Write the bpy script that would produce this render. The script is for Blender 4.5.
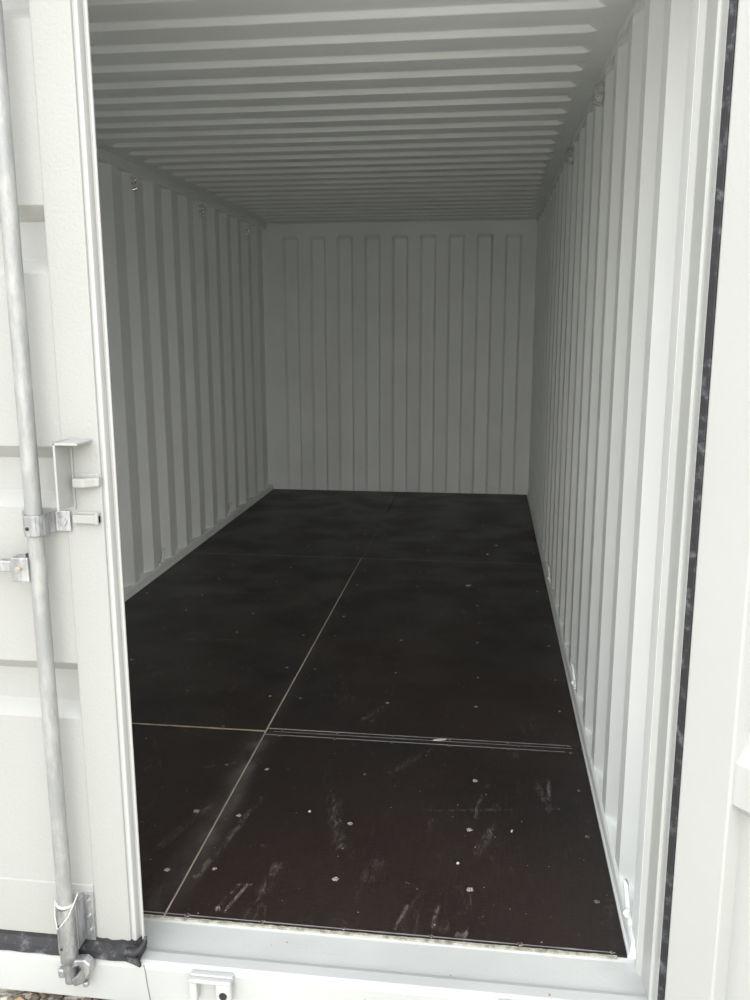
import bpy, bmesh, math, random
from mathutils import Vector, Matrix
random.seed(7)
for o in list(bpy.data.objects): bpy.data.objects.remove(o)
S = bpy.context.scene
COL = S.collection

# ------------------------------------------------------------------ camera
cam = bpy.data.objects.new('camera', bpy.data.cameras.new('camera'))
COL.objects.link(cam)
r = Vector((0.99168808, 0.12865424, -0.00168241)); u = Vector((-0.02374614, 0.19585916, 0.98034448)); f = Vector((-0.12645499, 0.97215599, -0.19728624))
M = Matrix((r, u, -f)).transposed().to_4x4(); M.translation = (0.7986, -1.8934, 1.4931)
cam.matrix_world = M
cam.data.sensor_fit = 'VERTICAL'; cam.data.sensor_height = 24; cam.data.lens = 24 * 866.83 / 1000
cam.data.clip_start = 0.05
S.camera = cam

# ------------------------------------------------------------------ overcast sky
w = bpy.data.worlds.new('overcast_sky'); S.world = w; w.use_nodes = True
wn = w.node_tree.nodes; wl = w.node_tree.links
bg = wn['Background']
tc = wn.new('ShaderNodeTexCoord'); sp = wn.new('ShaderNodeSeparateXYZ'); rp = wn.new('ShaderNodeValToRGB')
wl.new(tc.outputs['Generated'], sp.inputs[0]); wl.new(sp.outputs['Z'], rp.inputs[0]); wl.new(rp.outputs[0], bg.inputs[0])
rp.color_ramp.elements[0].position = 0.0; rp.color_ramp.elements[0].color = (0.95, 0.95, 0.94, 1)
rp.color_ramp.elements[1].position = 0.8; rp.color_ramp.elements[1].color = (3.3, 3.38, 3.45, 1)
bg.inputs[1].default_value = 0.8
sun = bpy.data.objects.new('veiled_sun', bpy.data.lights.new('veiled_sun', 'SUN')); COL.objects.link(sun)
sun.data.energy = 1.85; sun.data.angle = math.radians(55); sun.data.color = (1, 0.96, 0.89)
sun.rotation_euler = Vector((-.15, .95, -.29)).to_track_quat('-Z', 'Y').to_euler()
S.view_settings.view_transform = 'Standard'; S.view_settings.look = 'None'; S.view_settings.gamma = 1
S.view_settings.use_curve_mapping = False
S.view_settings.exposure = 0.43
S.cycles.max_bounces = 24; S.cycles.diffuse_bounces = 20

# ------------------------------------------------------------------ helpers
class MB:
    def __init__(s): s.v = []; s.f = []; s.sm = []
    def add(s, vs, fs, smooth=False):
        n = len(s.v); s.v += [tuple(p) for p in vs]; s.f += [[i + n for i in q] for q in fs]; s.sm += [smooth] * len(fs)
    def box(s, a, b, mat=None):
        x0, y0, z0 = a; x1, y1, z1 = b
        vs = [(x0,y0,z0),(x1,y0,z0),(x1,y1,z0),(x0,y1,z0),(x0,y0,z1),(x1,y0,z1),(x1,y1,z1),(x0,y1,z1)]
        if mat: vs = [mat @ Vector(p) for p in vs]
        s.add(vs, [(0,3,2,1),(4,5,6,7),(0,1,5,4),(1,2,6,5),(2,3,7,6),(3,0,4,7)])
    def prism(s, poly, axis, a, b, mapf=None):
        """closed 2D polygon extruded along axis; poly coords are the other two axes in order"""
        n = len(poly); vs = []
        for t in (a, b):
            for p in poly:
                q = list(p); q.insert(axis, t); vs.append(mapf(q) if mapf else q)
        fs = [(i, (i+1) % n, (i+1) % n + n, i + n) for i in range(n)] + [tuple(range(n))[::-1], tuple(range(n, 2*n))]
        s.add(vs, fs)
    def tube(s, pts, rad, seg=10, cap=True):
        pts = [Vector(p) for p in pts]; n = len(pts); rings = []
        for i, p in enumerate(pts):
            t = (pts[min(i+1, n-1)] - pts[max(i-1, 0)]).normalized()
            a = Vector((0, 0, 1)) if abs(t.z) < .9 else Vector((1, 0, 0))
            e1 = t.cross(a).normalized(); e2 = t.cross(e1)
            rr = rad[i] if isinstance(rad, (list, tuple)) else rad
            rings.append([p + (e1 * math.cos(2*math.pi*k/seg) + e2 * math.sin(2*math.pi*k/seg)) * rr for k in range(seg)])
        vs = [q for g in rings for q in g]
        fs = [(i*seg+k, i*seg+(k+1) % seg, (i+1)*seg+(k+1) % seg, (i+1)*seg+k) for i in range(n-1) for k in range(seg)]
        s.add(vs, fs, True)
        if cap:
            s.add(rings[0], [tuple(range(seg))]); s.add(rings[-1], [tuple(range(seg))[::-1]])
    def me(s, name):
        m = bpy.data.meshes.new(name); m.from_pydata(s.v, [], s.f)
        m.polygons.foreach_set('use_smooth', s.sm)
        bm = bmesh.new(); bm.from_mesh(m); bmesh.ops.recalc_face_normals(bm, faces=bm.faces); bm.to_mesh(m); bm.free()
        return m
    def build(s, name, mat, parent=None, bevel=0, seg=2):
        m = s.me(name); m.materials.append(mat)
        o = bpy.data.objects.new(name, m); COL.objects.link(o)
        if parent: o.parent = parent
        if bevel:
            b = o.modifiers.new('bevel', 'BEVEL'); b.width = bevel; b.segments = seg; b.limit_method = 'ANGLE'; b.angle_limit = math.radians(30)
        return o
def struct(o, label):
    o['kind'] = 'structure'; o['label'] = label; return o
def tag(o, label, cat, group=None):
    o['label'] = label; o['category'] = cat
    if group: o['group'] = group
    return o
def empty(name, loc=(0, 0, 0)):
    o = bpy.data.objects.new(name, None); o.location = loc; o.empty_display_size = .05; COL.objects.link(o); return o

# ------------------------------------------------------------------ materials
class NT:
    def __init__(s, name, rough=.5, metal=0, spec=.5):
        s.m = bpy.data.materials.new(name); s.m.use_nodes = True
        s.n = s.m.node_tree.nodes; s.l = s.m.node_tree.links; s.b = s.n['Principled BSDF']
        s.b.inputs['Roughness'].default_value = rough; s.b.inputs['Metallic'].default_value = metal
        s.b.inputs['Specular IOR Level'].default_value = spec
        g = s.n.new('ShaderNodeNewGeometry'); s.pos = g.outputs['Position']
    def set(s, sock, v):
        if hasattr(v, 'links'): s.l.new(v, sock)
        else: sock.default_value = v
    def vm(s, op, a, b=None):
        n = s.n.new('ShaderNodeVectorMath'); n.operation = op; s.set(n.inputs[0], a)
        if b is not None: s.set(n.inputs[3] if op == 'SCALE' else n.inputs[1], b)
        return n.outputs['Value'] if op in ('DOT_PRODUCT', 'LENGTH') else n.outputs[0]
    def ma(s, op, a, b=0.0, clamp=False):
        n = s.n.new('ShaderNodeMath'); n.operation = op; n.use_clamp = clamp; s.set(n.inputs[0], a); s.set(n.inputs[1], b); return n.outputs[0]
    def mr(s, v, a, b, c=0., d=1., smooth=True):
        n = s.n.new('ShaderNodeMapRange'); n.interpolation_type = 'SMOOTHSTEP' if smooth else 'LINEAR'
        s.set(n.inputs[0], v)
        for i, x in enumerate((a, b, c, d)): n.inputs[i+1].default_value = x
        return n.outputs[0]
    def noise(s, scale, vec=None, detail=4, rough=.5, stretch=None, dist=0):
        v = vec or s.pos
        if stretch: v = s.vm('MULTIPLY', v, stretch)
        n = s.n.new('ShaderNodeTexNoise'); s.l.new(v, n.inputs['Vector']); n.inputs['Scale'].default_value = scale
        n.inputs['Detail'].default_value = detail; n.inputs['Roughness'].default_value = rough; n.inputs['Distortion'].default_value = dist
        return n.outputs[0]
    def voro(s, scale, vec=None):
        n = s.n.new('ShaderNodeTexVoronoi'); s.l.new(vec or s.pos, n.inputs['Vector']); n.inputs['Scale'].default_value = scale
        return n.outputs['Distance'], n.outputs['Color']
    def mix(s, fac, a, b):
        n = s.n.new('ShaderNodeMix'); n.data_type = 'RGBA'; s.set(n.inputs[0], fac)
        for k, v in ((6, a), (7, b)):
            s.set(n.inputs[k], (*v, 1) if isinstance(v, tuple) else v)
        return n.outputs[2]
    def color(s, v): s.set(s.b.inputs['Base Color'], (*v, 1) if isinstance(v, tuple) else v)
    def bump(s, h, dist, strength=1.0):
        n = s.n.new('ShaderNodeBump'); s.l.new(h, n.inputs['Height']); n.inputs['Distance'].default_value = dist; n.inputs['Strength'].default_value = strength
        s.l.new(n.outputs[0], s.b.inputs['Normal'])
    def seg(s, a, b, wd):
        """0..1 mask around a floor segment"""
        a = Vector((*a, 0)); d = Vector((*b, 0)) - a
        pa = s.vm('SUBTRACT', s.pos, tuple(a)); t = s.ma('MULTIPLY', s.vm('DOT_PRODUCT', pa, tuple(d)), 1 / d.length_squared, True)
        n = s.n.new('ShaderNodeVectorMath'); n.operation = 'SCALE'; n.inputs[0].default_value = tuple(d); s.l.new(t, n.inputs[3])
        return s.mr(s.vm('LENGTH', s.vm('SUBTRACT', pa, n.outputs[0])), 0, wd, 1, 0)

def paint(name, col, rough=.42, peel=.0006, rust=False, dirt=.05, pscale=160, spec=.4):
    t = NT(name, rough, 0, spec)
    c = t.mix(t.mr(t.noise(2.2, detail=5), .35, .7), col, tuple(x * (1 - dirt) for x in col))
    if rust:
        d, cc = t.voro(26); big = t.noise(9, detail=3)
        m = t.ma('MULTIPLY', t.mr(d, .05, .10, 1, 0), t.mr(big, .55, .6))
        c = t.mix(m, c, (.33, .16, .09))
        g = t.mr(t.noise(14, detail=6, rough=.7, stretch=(.35, 3, 1)), .60, .72)
        c = t.mix(t.ma('MULTIPLY', g, .45), c, (.42, .40, .35))
    t.color(c)
    t.bump(t.noise(pscale, detail=2), peel)
    return t.m
WHITE = (.852, .875, .862)
M_in = paint('interior_white_paint', WHITE, .5, .0004, pscale=90)
M_roof = paint('roof_white_paint', WHITE, .55, .0004, pscale=90)
M_door_in_dim = paint('inner_door_white_dimmed', (.45, .46, .445), .42, .0005, pscale=110, dirt=.03)  # inner leaf white, darkened less than the outer to balance the light
M_door_dim = paint('door_white_dimmed', (.355, .362, .346), .38, .0009, pscale=130, dirt=.03)  # same white as inside, darkened in colour to offset strong daylight
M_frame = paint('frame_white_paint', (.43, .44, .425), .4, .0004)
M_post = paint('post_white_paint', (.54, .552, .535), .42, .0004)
M_sill = paint('sill_white_paint', (.47, .485, .48), .4, .0006, rust=True, dirt=.1)
t = NT('black_rubber', .55, 0, .4); t.color(t.mix(t.mr(t.noise(35, detail=5, rough=.7), .5, .72), (.018, .018, .021), (.11, .115, .13))); t.bump(t.noise(30), .002); M_rub = t.m
t = NT('galvanised_steel', .42, .75); t.color(t.mix(t.mr(t.noise(30, detail=5, rough=.7, stretch=(1, 1, .25)), .4, .65), (.28, .29, .30), (.50, .51, .52))); t.bump(t.noise(200), .0003); M_galv = t.m
t = NT('weathered_galvanised_tube', .55, .35); t.color(t.mix(t.mr(t.noise(26, detail=5, rough=.7, stretch=(1, 1, .3)), .4, .65), (.29, .30, .30), (.38, .385, .375))); M_rod = t.m
t = NT('pale_joint_filler', .7); t.color(t.mix(t.noise(25, detail=4), (.36, .31, .24), (.55, .50, .42))); M_seal = t.m
t = NT('raw_wood_edge', .7); t.color(t.mix(t.noise(25, detail=4), (.30, .19, .10), (.62, .50, .36))); M_wood = t.m
t = NT('faded_joint_filler', .7); t.color(t.mix(t.noise(12, detail=5), (.06, .06, .058), (.30, .29, .27))); M_seal2 = t.m
t = NT('grey_scribed_line', .5); t.color(t.mix(t.noise(22, detail=4), (.12, .118, .13), (.36, .355, .37))); M_line = t.m
t = NT('worn_screw_head', .55, .2); t.color(t.mix(t.mr(t.noise(300, detail=3), .4, .6), (.16, .13, .12), (.5, .46, .42))); M_screw = t.m
t = NT('dark_screw_head', .5, .3); t.color(t.mix(t.mr(t.noise(200, detail=3), .4, .65), (.05, .04, .04), (.28, .24, .23))); M_screw2 = t.m
t = NT('bare_bolt', .35, .8); t.color((.45, .42, .36)); M_bolt = t.m
t = NT('dark_hole', .8); t.color((.02, .02, .02)); M_hole = t.m
t = NT('white_chip', .6); t.color((.5, .5, .48)); M_chip = t.m
t = NT('dark_underframe', .7); t.color((.03, .03, .03)); M_under = t.m
t = NT('grimy_edge_filler', .8); t.color(t.mix(t.mr(t.noise(40, detail=5, rough=.7), .35, .65), (.20, .19, .145), (.46, .45, .38))); M_grime = t.m
t = NT('grimy_seam', .8); t.color((.22, .22, .21)); M_seam = t.m

# phenolic film faced plywood with scuffs that stay where they are
t = NT('film_faced_plywood', .42, 0, .32)
base = t.mix(t.mr(t.noise(1.1, detail=3), .35, .65), (.020, .0122, .0105), (.0125, .0098, .0095))
fine = t.noise(1, detail=5, rough=.65, stretch=(160, 14, 1)); weave = t.noise(1, detail=3, stretch=(30, 240, 1))
base = t.mix(t.ma('MULTIPLY', t.mr(t.ma('ADD', fine, weave), .85, 1.3), .35), base, (.045, .033, .030))
smear = t.mr(t.noise(1.0, detail=7, rough=.62, stretch=(7, 2.2, 1), dist=.8), .50, .86)
fleck = t.mr(t.noise(1, detail=6, rough=.7, stretch=(26, 9, 1), dist=1.2), .52, .8)
c = t.mix(t.ma('MULTIPLY', t.ma('MULTIPLY', smear, fleck), 1.3), base, (.24, .22, .20))
brk = t.mr(t.noise(1, detail=7, rough=.8, stretch=(48, 13, 1), dist=1.5), .44, .72)
soft = t.mr(t.noise(1, detail=4, rough=.6, stretch=(9, 5, 1)), .3, .75)
dust = None
for a, b, wd, k in (((-.01, .05), (0, 1.03), .085, .13), ((.02, .35), (.0, .95), .045, .14), ((0, 1.1), (0, 2.6), .06, .07)):
    m = t.ma('MULTIPLY', t.ma('MULTIPLY', t.seg(a, b, wd), soft), k); dust = m if dust is None else t.ma('ADD', dust, m)
for a, b, wd, k in (((.105, .595), (.032, .17), .017, .45), ((.155, .15), (.128, .042), .010, .75), ((.178, .145), (.152, .045), .008, .75),
                    ((.155, .15), (.19, .155), .007, .8), ((.125, .05), (.155, .035), .009, .6), ((.33, .62), (.40, .36), .03, .28), ((.24, .24), (.23, .14), .03, .3),
                    ((.62, .12), (.60, .03), .010, .45), ((.70, .13), (.69, .04), .010, .5), ((.84, .50), (.80, .38), .022, .4), ((.66, .53), (.65, .45), .018, .35),
                    ((1.03, .82), (1.02, .62), .010, .6), ((.99, .78), (1.02, .64), .02, .25), ((-.12, .30), (-.05, .52), .02, .3), ((.50, .22), (.52, .30), .03, .25),
                    ((-.4, .95), (-.28, .72), .008, .25), ((.5, .8), (.62, .98), .02, .2), ((.9, .62), (.62, .58), .012, .22), ((-.62, 1.95), (-.3, 1.98), .03, .22),
                    ((.2, 1.8), (.6, 1.95), .03, .12), ((-.75, 2.7), (-.3, 2.73), .035, .22), ((.35, 1.20), (.42, 1.32), .02, .3), ((-.05, .8), (-.14, .76), .015, .4)):
    m = t.ma('MULTIPLY', t.ma('MULTIPLY', t.seg(a, b, wd), brk), k); dust = t.ma('ADD', dust, m)
c = t.mix(t.ma('MINIMUM', dust, .9), c, (.40, .37, .34))
# tiny pale flecks of paint and grit
for sc, r0, th in ((34, .085, .66), (19, .05, .6), (8, .03, .4)):
    d, cc = t.voro(sc, t.vm('MULTIPLY', t.pos, (1, 1, 0)))
    se = t.n.new('ShaderNodeSeparateColor'); t.l.new(cc, se.inputs[0])
    m = t.ma('MULTIPLY', t.mr(d, r0 * .6, r0, 1, 0), t.ma('GREATER_THAN', se.outputs[0], th))
    c = t.mix(t.ma('MULTIPLY', t.ma('MULTIPLY', m, se.outputs[1]), .95), c, (.46, .44, .42))
t.color(c)
t.set(t.b.inputs['Roughness'], t.mr(t.noise(3, detail=5), .3, .7, .36, .5))
t.bump(t.ma('ADD', fine, weave), .00035)
M_ply = t.m

# gravel
t = NT('gravel_bed', .9); d, cc = t.voro(70); t.color(t.mix(t.mr(t.noise(30, detail=5), .35, .65), (.40, .375, .33), (.66, .625, .56))); t.bump(d, .01); M_grav = t.m
stones_m = []
for i, cl in enumerate(((.24, .205, .165), (.17, .135, .10), (.50, .35, .19), (.32, .28, .23), (.12, .10, .08))):
    t = NT('stone_' + ('grey', 'brown', 'tan', 'pale', 'dark')[i], .85)
    t.color(t.mix(t.noise(60, detail=5), tuple(x * .75 for x in cl), cl)); t.bump(t.noise(80), .002); stones_m.append(t.m)

# ------------------------------------------------------------------ dimensions (metres; x across, y into the container)
HW = 1.165; XI = 1.178; XO = 1.214; YB = 5.87; ZT = 2.315; ZC = 2.37; ZB = .048; ZTS = {1: 2.348, -1: 2.32}

# ------------------------------------------------------------------ ground
g = MB(); g.add([(-14, -14, -.145), (14, -14, -.145), (14, 14, -.145), (-14, 14, -.145)], [(0, 1, 2, 3)])
ground = struct(g.build('ground', M_grav), 'brown and grey gravel the container stands on')
def stone_mesh(i):
    bm = bmesh.new(); bmesh.ops.create_icosphere(bm, subdivisions=1, radius=1)
    rr = random.Random(i)
    for v in bm.verts: v.co *= rr.uniform(.75, 1.15)
    m = bpy.data.meshes.new('stone'); bm.to_mesh(m); bm.free(); return m
smeshes = []
for i in range(10):
    m = stone_mesh(i); m.materials.append(stones_m[i % 5]); smeshes.append(m)
def put_stone(x, y, s, k, rz, sq=.7):
    o = bpy.data.objects.new('stone', smeshes[k]); COL.objects.link(o); o.parent = ground
    o.location = (x, y, -.145 + s * .3); o.scale = (s, s * .85, s * sq); o.rotation_euler = (random.uniform(-.3, .3), random.uniform(-.3, .3), rz)
put_stone(-.312, -.186, .026, 2, .3)
put_stone(-.20, -.20, .020, 7, 1.2)
for i in range(270):
    put_stone(random.uniform(-.62, 0.05), random.uniform(-.33, -.13), random.uniform(.009, .020), random.choice((0, 1, 3, 4, 5, 6, 8, 9)), random.uniform(0, 6))
sm = MB(); rs = random.Random(3)
for i in range(2600):
    x = rs.uniform(-2.2, 2.6); y = rs.uniform(-2.6, -.42); s = rs.uniform(.008, .022)
    vs = [(x + s * rs.uniform(.7, 1.1) * a, y + s * rs.uniform(.7, 1.1) * b, -.143 + s * rs.uniform(.5, .8) * cz) for a, b, cz in ((1, 0, 0), (0, 1, 0), (-1, 0, 0), (0, -1, 0), (0, 0, 1), (0, 0, -1))]
    sm.add(vs, [(0, 1, 4), (1, 2, 4), (2, 3, 4), (3, 0, 4), (1, 0, 5), (2, 1, 5), (3, 2, 5), (0, 3, 5)])
o = sm.build('loose_gravel', M_grav, ground); o['kind'] = 'stuff'

# ------------------------------------------------------------------ corrugated side walls
def wall_profile(y0, first):
    pts = list(first); p = .29; y = y0
    while True:
        for dy, x in ((0, XI), (p/4, XI), (p/2, XO), (3*p/4, XO)):
            if y + dy > YB - .02: return pts + [(pts[-1][0], YB + .03)]
            pts.append((x, y + dy))
        y += p
def side_wall(name, sgn, pts, label):
    ZT = ZTS[sgn]
    poly = [(sgn * x, y) for x, y in pts]; th = .003
    out = [(sgn * (x + th), y) for x, y in pts][::-1]
    n = len(poly); g = MB()
    ring = poly + out; N = len(ring)
    vs = [(x, y, ZB - .01) for x, y in ring] + [(x, y, ZT + .02) for x, y in ring]
    g.add(vs, [(i, (i+1) % N, (i+1) % N + N, i + N) for i in range(N)])
    return struct(g.build(name, M_in, bevel=.006), label)
side_wall('wall_right', 1, wall_profile(-.03, [(XI, -.032)]), 'corrugated off-white steel side wall on the right, brightest by the open door')
side_wall('wall_left', -1, wall_profile(.052, [(XO, -.05), (XO, -.02)]), 'corrugated off-white steel side wall on the left, behind the closed door')

# back wall: 9 pressed grooves, ends tapered at the top
xs = [(-1.25, 0)]; x0 = -1.022; st = .1217
for k in range(18):
    c0 = x0 + st * k; dn = (k % 2 == 0)
    xs += [(c0 - .009, 0 if dn else 1), (c0 + .009, 1 if dn else 0)]
xs.append((1.25, 0))
rows = [(-.02, 1), (2.235, 1), (2.262, 0), (2.42, 0)]
g = MB(); vs = []; n = len(xs)
for z, k in rows:
    for x, d in xs: vs.append((x, YB + .044 * d * k, z))
for z, k in rows:
    for x, d in xs: vs.append((x, YB + .047 + .044 * d * k, z))
R_ = len(rows); fs = []
for j in range(R_ - 1):
    for i in range(n - 1):
        a = j * n + i; fs.append((a, a+1, a+n+1, a+n)); a += R_ * n; fs.append((a+n, a+n+1, a+1, a))
g.add(vs, fs)
struct(g.build('wall_back', M_in, bevel=.004), 'off-white steel end wall with narrow vertical grooves at the far end')

# ceiling: pressed roof sheet, ribs across, running out flat beside the rails
ys = [(-.06, .0)]; y = 1.048 - .2095 * 5
while y < 5.5:
    ys += [(y, 0), (y + .091, 0), (y + .1045, 1), (y + .196, 1)]; y += .2095
ys += [(y, 0), (YB + .05, 0)]
cols = [(-1.20, 0), (-1.105, 0), (-1.075, 1), (1.075, 1), (1.105, 0), (1.20, 0)]
g = MB(); vs = []; n = len(cols)
for off in (0, .004):
    for y, d in ys:
        for x, k in cols: vs.append((x, y, ZC + off + .02 * d * k + (0 if k else .004)))
R_ = len(ys); fs = []
for j in range(R_ - 1):
    for i in range(n - 1):
        a = j * n + i; fs.append((a, a+n, a+n+1, a+1)); a += R_ * n; fs.append((a, a+1, a+n+1, a+n))
g.add(vs, fs)
struct(g.build('ceiling', M_roof, bevel=.003), 'off-white steel roof pressed into ribs running across the container')

# ------------------------------------------------------------------ rails, posts, header, sill
for i, s_ in ((1, -1), (2, 1)):
    g = MB(); g.prism([(s_*HW, -.05), (s_*HW, .004), (s_*(HW+.004), .010), (s_*(HW+.006), .038), (s_*(HW+.012), .047), (s_*1.235, .047), (s_*1.235, -.05)], 1, 0, YB + .05, None)
    struct(g.build('trim_%d' % i, M_in, bevel=.002), 'off-white bottom rail where the %s wall meets the floor' % ('left' if s_ < 0 else 'right'))
for i, s_ in ((3, -1), (4, 1)):
    g = MB(); a = s_ * 1.172; b = s_ * 1.24
    g.box((min(a, b), -.05, ZTS[s_]), (max(a, b), YB + .05, 2.42))
    struct(g.build('trim_%d' % i, M_in, bevel=.006), 'off-white top rail where the %s wall meets the roof' % ('left' if s_ < 0 else 'right'))
post = [(XI, -.028), (1.1785, -.032), (1.190, -.046), (1.192, -.125), (1.1975, -.1255), (1.199, -.135), (1.1985, -.171), (1.202, -.181), (1.219, -.181), (1.26, -.15), (1.26, -.028)]
for i, s_ in ((5, 1), (6, -1)):
    g = MB(); g.prism([(s_*x, y) for x, y in post], 2, -.12, 2.45)
    struct(g.build('trim_%d' % i, M_post, bevel=.0025), 'white steel corner post at the %s side of the doorway' % ('right' if s_ > 0 else 'left'))
g = MB(); g.box((-1.19, -.175, 2.285), (1.19, -.0, 2.45)); struct(g.build('trim_7', M_frame, bevel=.006), 'white steel header above the doorway')
# sill with raised lip, pieces either side of the dark seam under the door edge
prof = [(.0, -.004), (-.006, -.011), (-.098, -.019), (-.101, -.018), (-.104, -.0115), (-.118, -.007), (-.146, -.0075), (-.156, -.012), (-.160, -.022), (-.160, -.118), (-.150, -.125), (.02, -.125), (.02, -.004)]
g = MB(); g.prism(prof, 0, -1.20, 1.20)
sill = struct(g.build('trim_8', M_sill, bevel=.002), 'chipped white steel sill with a raised lip below the doorway')
g = MB(); g.tube([(.010, -.1575, -.014), (.014, -.1600, -.026), (.017, -.1602, -.06), (.024, -.1602, -.116)], .0016, 6); g.build('seam', M_seam, sill)
def keeper(x):
    k = MB()
    k.box((x - .052, -.176, -.028), (x + .052, -.158, -.010))
    k.box((x - .052, -.188, -.024), (x - .032, -.158, -.078))
    k.box((x - .052, -.192, -.012), (x + .052, -.176, -.022))
    kb = k.build('cam_keeper', M_sill, sill, bevel=.004, seg=3)
    l = MB(); l.box((x + .014, -.192, -.072), (x + .052, -.172, -.020)); l.build('keeper_lug', M_sill, kb, bevel=.006, seg=3)
    h = MB(); h.tube([(x + .033, -.1935, -.048), (x + .033, -.188, -.048)], .0095, 16); h.build('pin_hole', M_hole, kb)
keeper(.183)
keeper(.905)

# ------------------------------------------------------------------ floor
g = MB(); g.box((-HW, .0, -.06), (HW, YB + .03, -.0215))
floor = struct(g.build('floor', M_under), 'dark brown film-faced plywood floor of large screwed sheets')
Y1, Y2, Y3 = 1.05, 3.535, YB
def sheet(x0, x1, y0, y1):
    g = MB(); g.box((x0, y0, -.021), (x1, y1, 0)); return g.build('plywood_sheet', M_ply, floor, bevel=.0012, seg=1)
S1 = sheet(-HW + .001, -.003, .002, Y1 - .003); S2 = sheet(.003, HW - .001, .002, Y1 - .026)
S3 = sheet(-HW + .001, -.003, Y1 + .003, Y2 + .001); S4 = sheet(.003, HW - .001, Y1 + .026, Y2 - .003)
S5 = sheet(-HW + .001, .004, Y2 + .006, Y3); S6 = sheet(.008, HW - .001, Y2 + .002, Y3)
g = MB(); g.box((.003, Y1 - .024, -.02), (HW - .003, Y1 + .024, -.0004)); strip = g.build('joint_plate', M_ply, floor, bevel=.001, seg=1)
def line(name, mat, a, b, wd, z=-.0012, parent=floor, jit=.0012, n=40, hgt=.018):
    a = Vector((*a, 0)); b = Vector((*b, 0)); d = (b - a).normalized(); nn = Vector((-d.y, d.x, 0)); rr = random.Random(hash((round(a.x*1000), round(b.y*1000))) & 255)
    L = []; R = []
    for i in range(n + 1):
        p = a.lerp(b, i / n); ww = wd * rr.uniform(.55, 1.1) / 2
        L.append(p + nn * ww + Vector((0, 0, z))); R.append(p - nn * ww + Vector((0, 0, z)))
    vs = L + R + [p - Vector((0, 0, hgt)) for p in L + R]; m = n + 1; fs = []
    for i in range(n):
        fs += [(i, m+i, m+i+1, i+1), (i, i+1, 2*m+i+1, 2*m+i), (m+i, 3*m+i, 3*m+i+1, m+i+1)]
    g = MB(); g.add(vs, fs); return g.build(name, mat, parent)
line('joint_filler', M_seal, (0, .004), (0, Y1), .0036)
line('joint_filler', M_seal, (0, Y1), (.0, Y2), .0062)
line('joint_filler', M_wood, (-HW + .01, Y1), (0, Y1), .011, z=.0003)
line('joint_filler', M_seal, (.0, Y1 + .0255), (.30, Y1 + .0255), .005, z=.0003)
line('joint_filler', M_seal2, (-HW + .01, Y2 + .003), (0, Y2 + .003), .012, z=.0003)
line('joint_filler', M_seal2, (0, Y2), (HW - .02, Y2), .010, z=.0003)
line('joint_filler', M_seal2, (.006, Y2), (.006, 5.0), .004)
line('joint_filler', M_line, (.0, Y1 + .026), (1.12, Y1 + .024), .004, z=.0004)
line('joint_filler', M_line, (.0, Y1 - .024), (1.10, Y1 - .024), .004, z=.0004)
line('joint_filler', M_line, (.03, Y1 + .002), (1.13, Y1 + .004), .0025, z=.0004)
line('scribed_line', M_line, (-.06, .012), (1.137, .011), .0038, z=.0006, hgt=.0005)
line('grimy_edge', M_grime, (-1.1, -.0015), (1.14, -.0015), .009, z=.0002, n=160, hgt=.004)
def disc(rad, seed, h=.0014, n=10):
    rr = random.Random(seed); g = MB()
    ring = [(math.cos(2*math.pi*k/n) * rad * rr.uniform(.7, 1.15), math.sin(2*math.pi*k/n) * rad * rr.uniform(.7, 1.15)) for k in range(n)]
    vs = [(x, y, 0) for x, y in ring] + [(x * .75, y * .75, h) for x, y in ring] + [(0, 0, h * .6)]
    g.add(vs, [(k, (k+1) % n, n+(k+1) % n, n+k) for k in range(n)] + [(n+k, n+(k+1) % n, 2*n) for k in range(n)]); return g.me('screw')
D1 = [disc(.0105, i) for i in range(5)]; D2 = [disc(.0085, 20 + i) for i in range(5)]
for m in D1: m.materials.append(M_screw)
for m in D2: m.materials.append(M_screw2)
def screw(x, y, kind=0):
    par = (S1 if x < 0 else S2) if y < Y1 else ((S3 if x < 0 else S4) if y < Y2 else (S5 if x < 0 else S6))
    o = bpy.data.objects.new('screw', random.choice((D1, D2)[kind])); COL.objects.link(o); o.parent = par
    k = random.uniform(.65, 1.0) * (1.0 if y < 1 else .85); o.location = (x, y, .0); o.scale = (k, k, 1); o.rotation_euler = (0, 0, random.uniform(0, 6))
for y in (.20, .49, .775, 1.36, 1.66, 2.08, 2.37, 2.65, 2.95, 3.25, 3.8, 4.2, 4.6):
    for x in (-1.1, -.78, -.42, -.072, .072, .42, .78, 1.115):
        k = 0 if (x, y) in ((.072, .20), (.072, .49), (.42, .49), (.42, .20), (.78, .20), (.78, .49), (-.072, .20), (-.072, .49), (.072, .775), (.42, 1.66), (.78, .775)) else 1
        if y > 1: k = int(random.random() < .45)
        screw(x + random.uniform(-.012, .012), y + random.uniform(-.012, .012), k)
for x in (-.18, .06, .26, .47, .69, .91, 1.128): screw(x, .0125, 1)
for x in (.06, .27, .48, .69, .90, 1.12):
    screw(x, Y1 + .018, 1); screw(x, Y1 - .03, 1)
for x in (-.17, -.4, -.62): screw(x, Y1 + .02, 1); 
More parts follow.
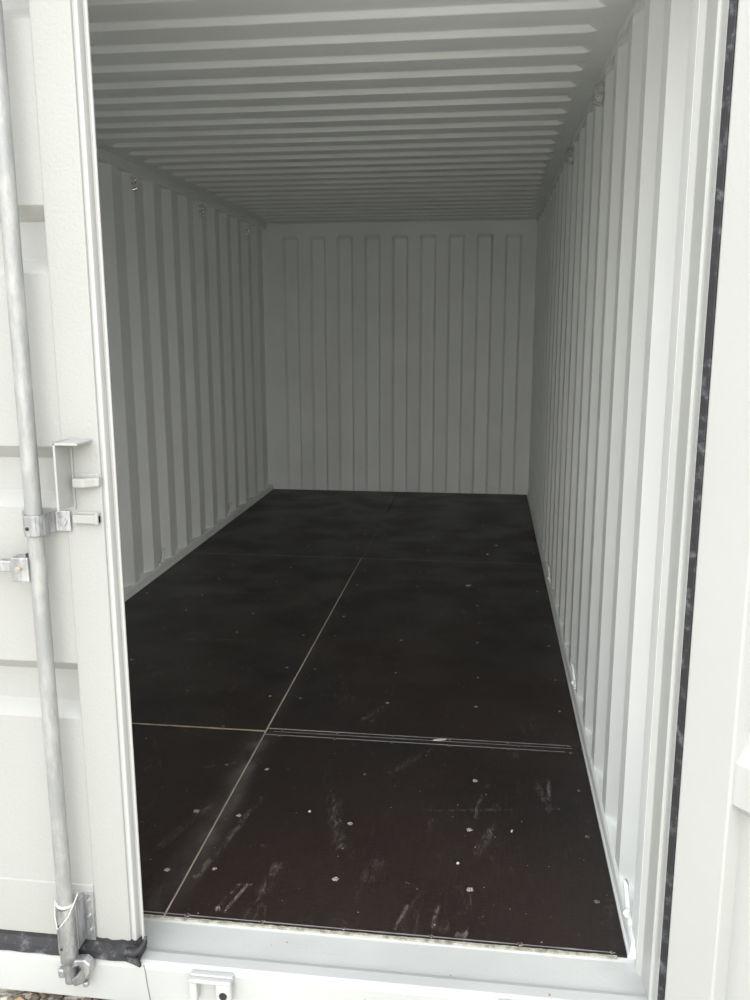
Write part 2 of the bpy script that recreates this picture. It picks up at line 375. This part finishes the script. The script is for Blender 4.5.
# pale chips lying on the floor
for i, (x, y, s_, a) in enumerate(((.71, 3.01, .022, .4), (.82, 3.74, .02, 1.4), (.88, 3.98, .012, .3), (.655, 1.062, .036, .3), (.90, .50, .0085, 1.3), (.275, .53, .0055, .5), (.745, .32, .0055, .8))):
    m = disc(s_, 40 + i, .003, 6); m.materials.append(M_chip if i != 3 else M_seal)
    o = bpy.data.objects.new('paint_chip', m); COL.objects.link(o); o.location = (x, y, .0002); o.scale = (1, (.18 if i == 3 else .4 if i < 5 else .8), 1); o.rotation_euler = (0, 0, a)
    tag(o, ('white chip on the dark floor in the far right sheet, nearer of the pair', 'curled white chip on the floor right of centre, near the back wall',
            'small white chip on the floor nearest the back wall', 'long pale splinter lying on the joint across the floor', 'white chip on the near right sheet, right of its centre',
            'tiny white chip on the near sheet beside the lengthwise joint', 'tiny white chip low in the middle of the near right sheet')[i], 'chip')

# ------------------------------------------------------------------ doors
DW = 1.185; BANDS = [(.600, .737), (1.100, 1.236), (1.602, 1.738), (2.09, 2.20)]
def door(name, mp, label, bands, M_door_dim, zr):
    root = empty(name); struct(root, label)
    # pressed panel between the frame members (s: from the meeting edge, d: 0 outer .. .05 inner)
    z = [(zr - .005, .003)]
    for a, b in bands: z += [(a, .003), (a + .03, .037), (b - (.03 if zr > .15 else .055), .037), (b, .003)]
    z.append((2.215, .003))
    g = MB(); poly = [(d, zz) for zz, d in z] + [(d + .003, zz) for zz, d in z[::-1]]
    g.prism(poly, 0, .1, DW - .1, mp); g.build('door_panel', M_door_dim, root, bevel=.004)
    g = MB(); g.prism([(.031, 0), (.031, .05), (.1185, .05), (.1185, 0)], 2, .022, 2.265, mp); g.build('door_stile', M_door_dim, root, bevel=.004)
    g = MB(); g.prism([(DW - .115, 0), (DW - .115, .05), (DW, .05), (DW, 0)], 2, .022, 2.265, mp); g.build('door_stile', M_door_dim, root, bevel=.004)
    for a, b in ((.022, zr), (2.21, 2.265)):
        g = MB(); g.prism([(0, a), (.05, a), (.05, b), (0, b)], 0, .1185, DW - .115, mp); g.build('door_rail', M_door_dim, root, bevel=.003)
    g = MB(); g.prism([(.032, .006), (.024, .001), (.018, .003), (.014, .020), (.009, .020), (.005, .007), (.001, .008), (.000, .012), (.006, .022), (.016, .026), (.020, .045), (.032, .048)], 2, .026, 2.262, mp)
    g.build('edge_seal', M_frame, root, bevel=.0015)
    return root
# closed left door
mpL = lambda q: (-q[0], -.13 + q[1], q[2])
dl = door('door_1', mpL, 'closed white door leaf on the left with a galvanised locking bar', BANDS, M_door_dim, .170)
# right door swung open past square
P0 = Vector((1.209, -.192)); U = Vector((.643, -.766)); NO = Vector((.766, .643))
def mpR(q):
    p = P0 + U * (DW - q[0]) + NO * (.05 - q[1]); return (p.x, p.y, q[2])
dr = door('door_2', mpR, 'white door leaf swung wide open on the right, its inner face showing', [(a - .055, b - .02) for a, b in BANDS], M_door_in_dim, .105)
# black seals
rr = random.Random(5); g = MB(); n = 90; vs = []; fs = []
for i in range(n + 1):
    x = -1.16 + i * (1.160 / n); near = x > -.16
    jt = rr.uniform(-.0035, .0035) if near else 0; jb = .0012 * math.sin(i * 1.1)
    vs += [(x, -.112, .026), (x, -.1325, .026 + jt), (x, -.1345, .018 + jt), (x, -.150, .004), (x, -.1635, -.004 + jb), (x, -.161, -.0065 + jb), (x, -.148, -.003), (x, -.112, -.002)]
for i in range(n):
    a = 8 * i; fs += [(a + k, a + (k+1) % 8, a + 8 + (k+1) % 8, a + 8 + k) for k in range(8)]
fs += [tuple(range(8)), tuple(range(8*n, 8*n + 8))]
g.add(vs, fs); gs = g.build('gasket', M_rub, dl)
g = MB(); g.tube([(-.035, -.150, .012), (-.012, -.152, .012), (.000, -.148, .020), (.008, -.140, .034), (.009, -.132, .046)], [.012, .013, .010, .007, .003], 7)
g.tube([(-.03, -.158, .002), (-.005, -.162, .000), (.006, -.166, -.012)], [.008, .010, .003], 7)
g.build('gasket_corner', M_rub, gs)
def mpG(a, b):
    p = P0 + U * a + NO * b; return (p.x, p.y)
g = MB(); g.prism([(1.1965, -.1825), (1.2078, -.1925), (1.222, -.1835)], 2, .02, 2.27); g.build('gasket', M_rub, dr, bevel=.0015)
# the rest of the seal, round the open leaf
g = MB(); g.prism([mpG(.02, -.0), mpG(DW + .01, 0), mpG(DW + .01, .03), mpG(.02, .03)], 2, .012, .046); g.build('gasket', M_rub, dr, bevel=.002)

# ------------------------------------------------------------------ locking bar on the left door
bx, by = -.166, -.178
g = MB(); g.tube([(bx, by, .015), (bx, by, 2.32)], .0178, 24); bar = g.build('locking_bar', M_rod, dl); bar['label'] = 'long vertical galvanised tube'
# collars and cam at the foot
g = MB(); g.tube([(bx, by, .035), (bx, by, .030), (bx, by, .0), (bx, by, -.004)], [.0185, .0215, .0215, .0185], 20)
g.tube([(bx, by, -.002), (bx, by, -.058)], [.0165, .0150], 16)
g.build('bar_foot', M_galv, bar)
g = MB(); g.prism([(bx + .008, -.012), (bx + .018, .012), (bx + .046, .016), (bx + .060, .004), (bx + .058, -.018), (bx + .036, -.050), (bx + .016, -.060), (bx + .006, -.044), (bx + .022, -.030), (bx + .036, -.010), (bx + .030, -.002)], 1, by - .018, by + .008)
g.build('cam_head', M_galv, bar, bevel=.004, seg=3)
g = MB(); g.box((bx - .028, by - .012, -.045), (bx - .012, by + .006, -.022)); g.box((bx + .034, by - .014, -.062), (bx + .048, by + .0, -.048)); g.build('cam_stop', M_galv, bar, bevel=.004)
# hub with handle
hub = MB(); hub.box((bx - .052, by - .020, .948), (bx - .012, by + .014, 1.003)); hub.box((bx - .085, by - .013, .967), (bx - .046, by + .006, .993))
hb = hub.build('handle_hub', M_galv, bar, bevel=.003)
h = MB(); h.tube([(bx - .033, by - .027, .979), (bx - .033, by - .018, .979)], .0065, 12); h.tube([(bx - .033, by - .028, .979), (bx - .033, by - .024, .979)], [.003, .0065], 12); h.build('bolt', M_bolt, bar)
h = MB(); h.prism([(bx - .07, .970), (bx - .07, .990), (bx - .62, .984), (bx - .66, .990), (bx - .66, .965), (bx - .62, .962)], 1, by - .010, by - .0); h.build('handle', M_galv, bar, bevel=.002)
h = MB(); h.box((bx - .020, by - .012, 1.001), (bx - .014, by + .0, 1.010)); h.build('hub_gap', M_hole, bar)
# strap clamp with ear
c_ = MB(); z0, z1 = 1.050, 1.096; ro, ri = .0235, .0180
arc = [math.radians(a) for a in range(-200, 21, 20)]
outer = [(bx + ro * math.cos(a), by + ro * math.sin(a)) for a in arc]; inner = [(bx + ri * math.cos(a), by + ri * math.sin(a)) for a in arc[::-1]]
c_.prism(outer + [(bx + .030, -.140), (bx + .062, -.139), (bx + .062, -.134), (bx + .026, -.134)] + inner, 2, z0, z1)
c_.prism([(bx - .026, -.134), (bx - .05, -.134), (bx - .05, -.139), (bx - .030, -.140), (bx - .024, -.165), (bx - .018, -.165)], 2, z0, z1)
cl = c_.build('bar_clamp', M_galv, dl, bevel=.002); cl['label'] = 'bolted galvanised clamp strap'
h = MB(); h.tube([(bx + .046, -.146, 1.073), (bx + .046, -.137, 1.073)], .010, 6); h.build('bolt', M_galv, cl, bevel=.001)
h = MB(); h.tube([(bx - .005, by - .0245, 1.068), (bx - .005, by - .019, 1.068)], .0042, 12); h.build('rivet_hole', M_hole, cl)
# bottom guide bracket
b_ = MB(); b_.box((bx - .045, -.1345, .022), (bx + .047, -.130, .150)); br = b_.build('guide_bracket', M_galv, dl, bevel=.002); br['label'] = 'galvanised guide plate and sleeve'
s_ = MB(); seg = 20; ro, ri = .0235, .0192; vs = []
for k in range(seg + 1):
    a = math.radians(-190 + 200 * k / seg); c0, s0 = math.cos(a), math.sin(a)
    tz = .156 - .010 * max(0, -s0) ; bz = .004 + .0 * abs(c0)
    for rad in (ro, ri):
        vs += [(bx + rad * c0, by + rad * s0, tz), (bx + rad * c0, by + rad * s0, .028 if k % seg else .05)]
fs = []
for k in range(seg):
    a = 4 * k; b = a + 4
    fs += [(a, b, b+1, a+1), (a+2, a+3, b+3, b+2), (a, a+2, b+2, b), (a+1, b+1, b+3, a+3)]
fs += [(0, 1, 3, 2), (4*seg, 4*seg+2, 4*seg+3, 4*seg+1)]
s_.add(vs, fs, False); s_.build('guide_sleeve', M_galv, br)
s_ = MB(); s_.box((bx - .0215, -.166, .03), (bx + .0215, -.132, .148)); s_.build('guide_block', M_galv, br, bevel=.0015)
for sx in (-1, 1):
    s_ = MB(); a0 = bx + sx * .0215
    s_.box((min(a0, a0 + sx*.004), -.178, .03), (max(a0, a0 + sx*.004), -.130, .15)); s_.build('guide_cheek', M_galv, br, bevel=.0015)
s_ = MB(); s_.tube([(bx - .0235, by - .003, .160), (bx - .0215, by - .014, .126), (bx - .012, by - .0235, .098), (bx + .000, by - .0245, .112), (bx + .015, by - .020, .132), (bx + .0245, by - .006, .158), (bx + .026, by + .012, .172)], .0017, 8)
s_.build('weld_bead', M_chip, br)
s_ = MB(); s_.tube([(bx + .018 * math.cos(a), by + .018 * math.sin(a),   .152) for a in [math.radians(x) for x in range(-180, 1, 15)]], .0035, 8); s_.build('sleeve_lip', M_chip, br)
for bz in (.052, .092, .132):
    h = MB(); h.tube([(bx + .036, -.1405, bz), (bx + .036, -.134, bz)], [.004, .0065], 8); h.build('rivet', M_galv, br)
h = MB(); h.tube([(bx - .008, by - .0246, .105), (bx - .008, by - .021, .105)], .0028, 10); h.tube([(bx - .006, by - .0245, .045), (bx - .006, by - .021, .045)], .0028, 10); h.build('pin_hole', M_hole, br)

# handle catch: bent plate and two small lugs on the door edge
g = MB(); g.box((-.0995, -.202, 1.108), (-.0945, -.130, 1.254)); g.box((-.0995, -.202, 1.249), (-.045, -.130, 1.254)); g.box((-.0985, -.136, 1.10), (-.091, -.130, 1.249))
o = g.build('handle_catch', M_door_dim, dl, bevel=.0012); o['label'] = 'white bent catch plate'
g = MB(); g.prism([(-.084, -.131), (-.084, -.160), (-.058, -.162), (-.038, -.145), (-.030, -.144), (-.030, -.131)], 2, 1.152, 1.172); g.box((-.082, -.134, 1.164), (-.034, -.128, 1.180))
g.build('seal_lug', M_door_dim, dl, bevel=.003)
g = MB(); g.box((-.097, -.145, 1.069), (-.037, -.130, 1.089)); g.box((-.046, -.147, 1.067), (-.037, -.130, 1.094)); g.box((-.094, -.134, 1.086), (-.040, -.128, 1.095)); g.build('seal_lug', M_door_dim, dl, bevel=.003)

# ------------------------------------------------------------------ lashing rings
ring_group = 'lashing rings along the walls'
def ring(x, y, z, sx, kind, label):
    o = empty('lashing_ring', (x, y, z)); tag(o, label, 'lashing ring', ring_group)
    if kind == 'top':      # double loop of bright bar hanging at the top rail
        for k, zz in enumerate((.016, -.016)):
            g = MB(); pts = []
            for i in range(11):
                a = math.radians(-100 + 200 * i / 10); pts.append((sx * (-.004 - .026 * math.cos(a)), .010 * (1 if k else -1) * math.cos(a), zz + .017 * math.sin(a)))
            g.tube(pts, .0062, 8); g.build('loop', M_ring if sx < 0 else M_frame, o)
    else:                  # slanting bar with a foot, painted over
        g = MB(); g.tube([(-sx*.004, .035, -.012), (-sx*.012, .022, .055), (-sx*.016, .014, .066), (-sx*.016, .004, .060), (-sx*.010, -.012, .010), (-sx*.006, -.02, -.02)], .0058, 8); g.build('bent_bar', M_in, o)
        g = MB(); g.box((-.012, -.038, -.024), (.012, .045, -.012)); g.build('foot', M_in, o, bevel=.004)
        g = MB(); bm_pts = [(-sx*.012, -.022, -.008), (-sx*.016, -.024, .004), (-sx*.012, -.025, .014)]; g.tube(bm_pts, [.006, .010, .005], 8); g.build('weld_knob', M_in, o)
t = NT('bright_ring_steel', .22, .85); t.color((.92, .90, .82)); M_ring = t.m
for (y, z), lb in zip(((2.905, 2.262), (4.05, 2.255), (5.19, 2.25)), ('nearest the door', 'middle of the three', 'nearest the back wall')):
    ring(-1.172, y, z, -1, 'top', 'small bright lashing ring high on the left wall, ' + lb)
for (y, z), lb in zip(((1.43, 2.285), (2.56, 2.285)), ('nearer the door', 'farther from the door')):
    ring(1.172, y, z, 1, 'top', 'small lashing ring high on the right wall, ' + lb)
for (y, z), lb in zip(((3.075, .072), (4.5, .072)), ('nearer the door', 'farther from the door')):
    ring(-1.180, y, z, -1, 'low', 'painted lashing ring low on the left wall, ' + lb)
for (y, z), lb in zip(((.085, .072), (1.50, .072), (2.99, .072)), ('beside the doorway', 'middle of the three', 'farthest from the doorway')):
    ring(1.182, y, z, 1, 'low', 'painted lashing ring low on the right wall, ' + lb)
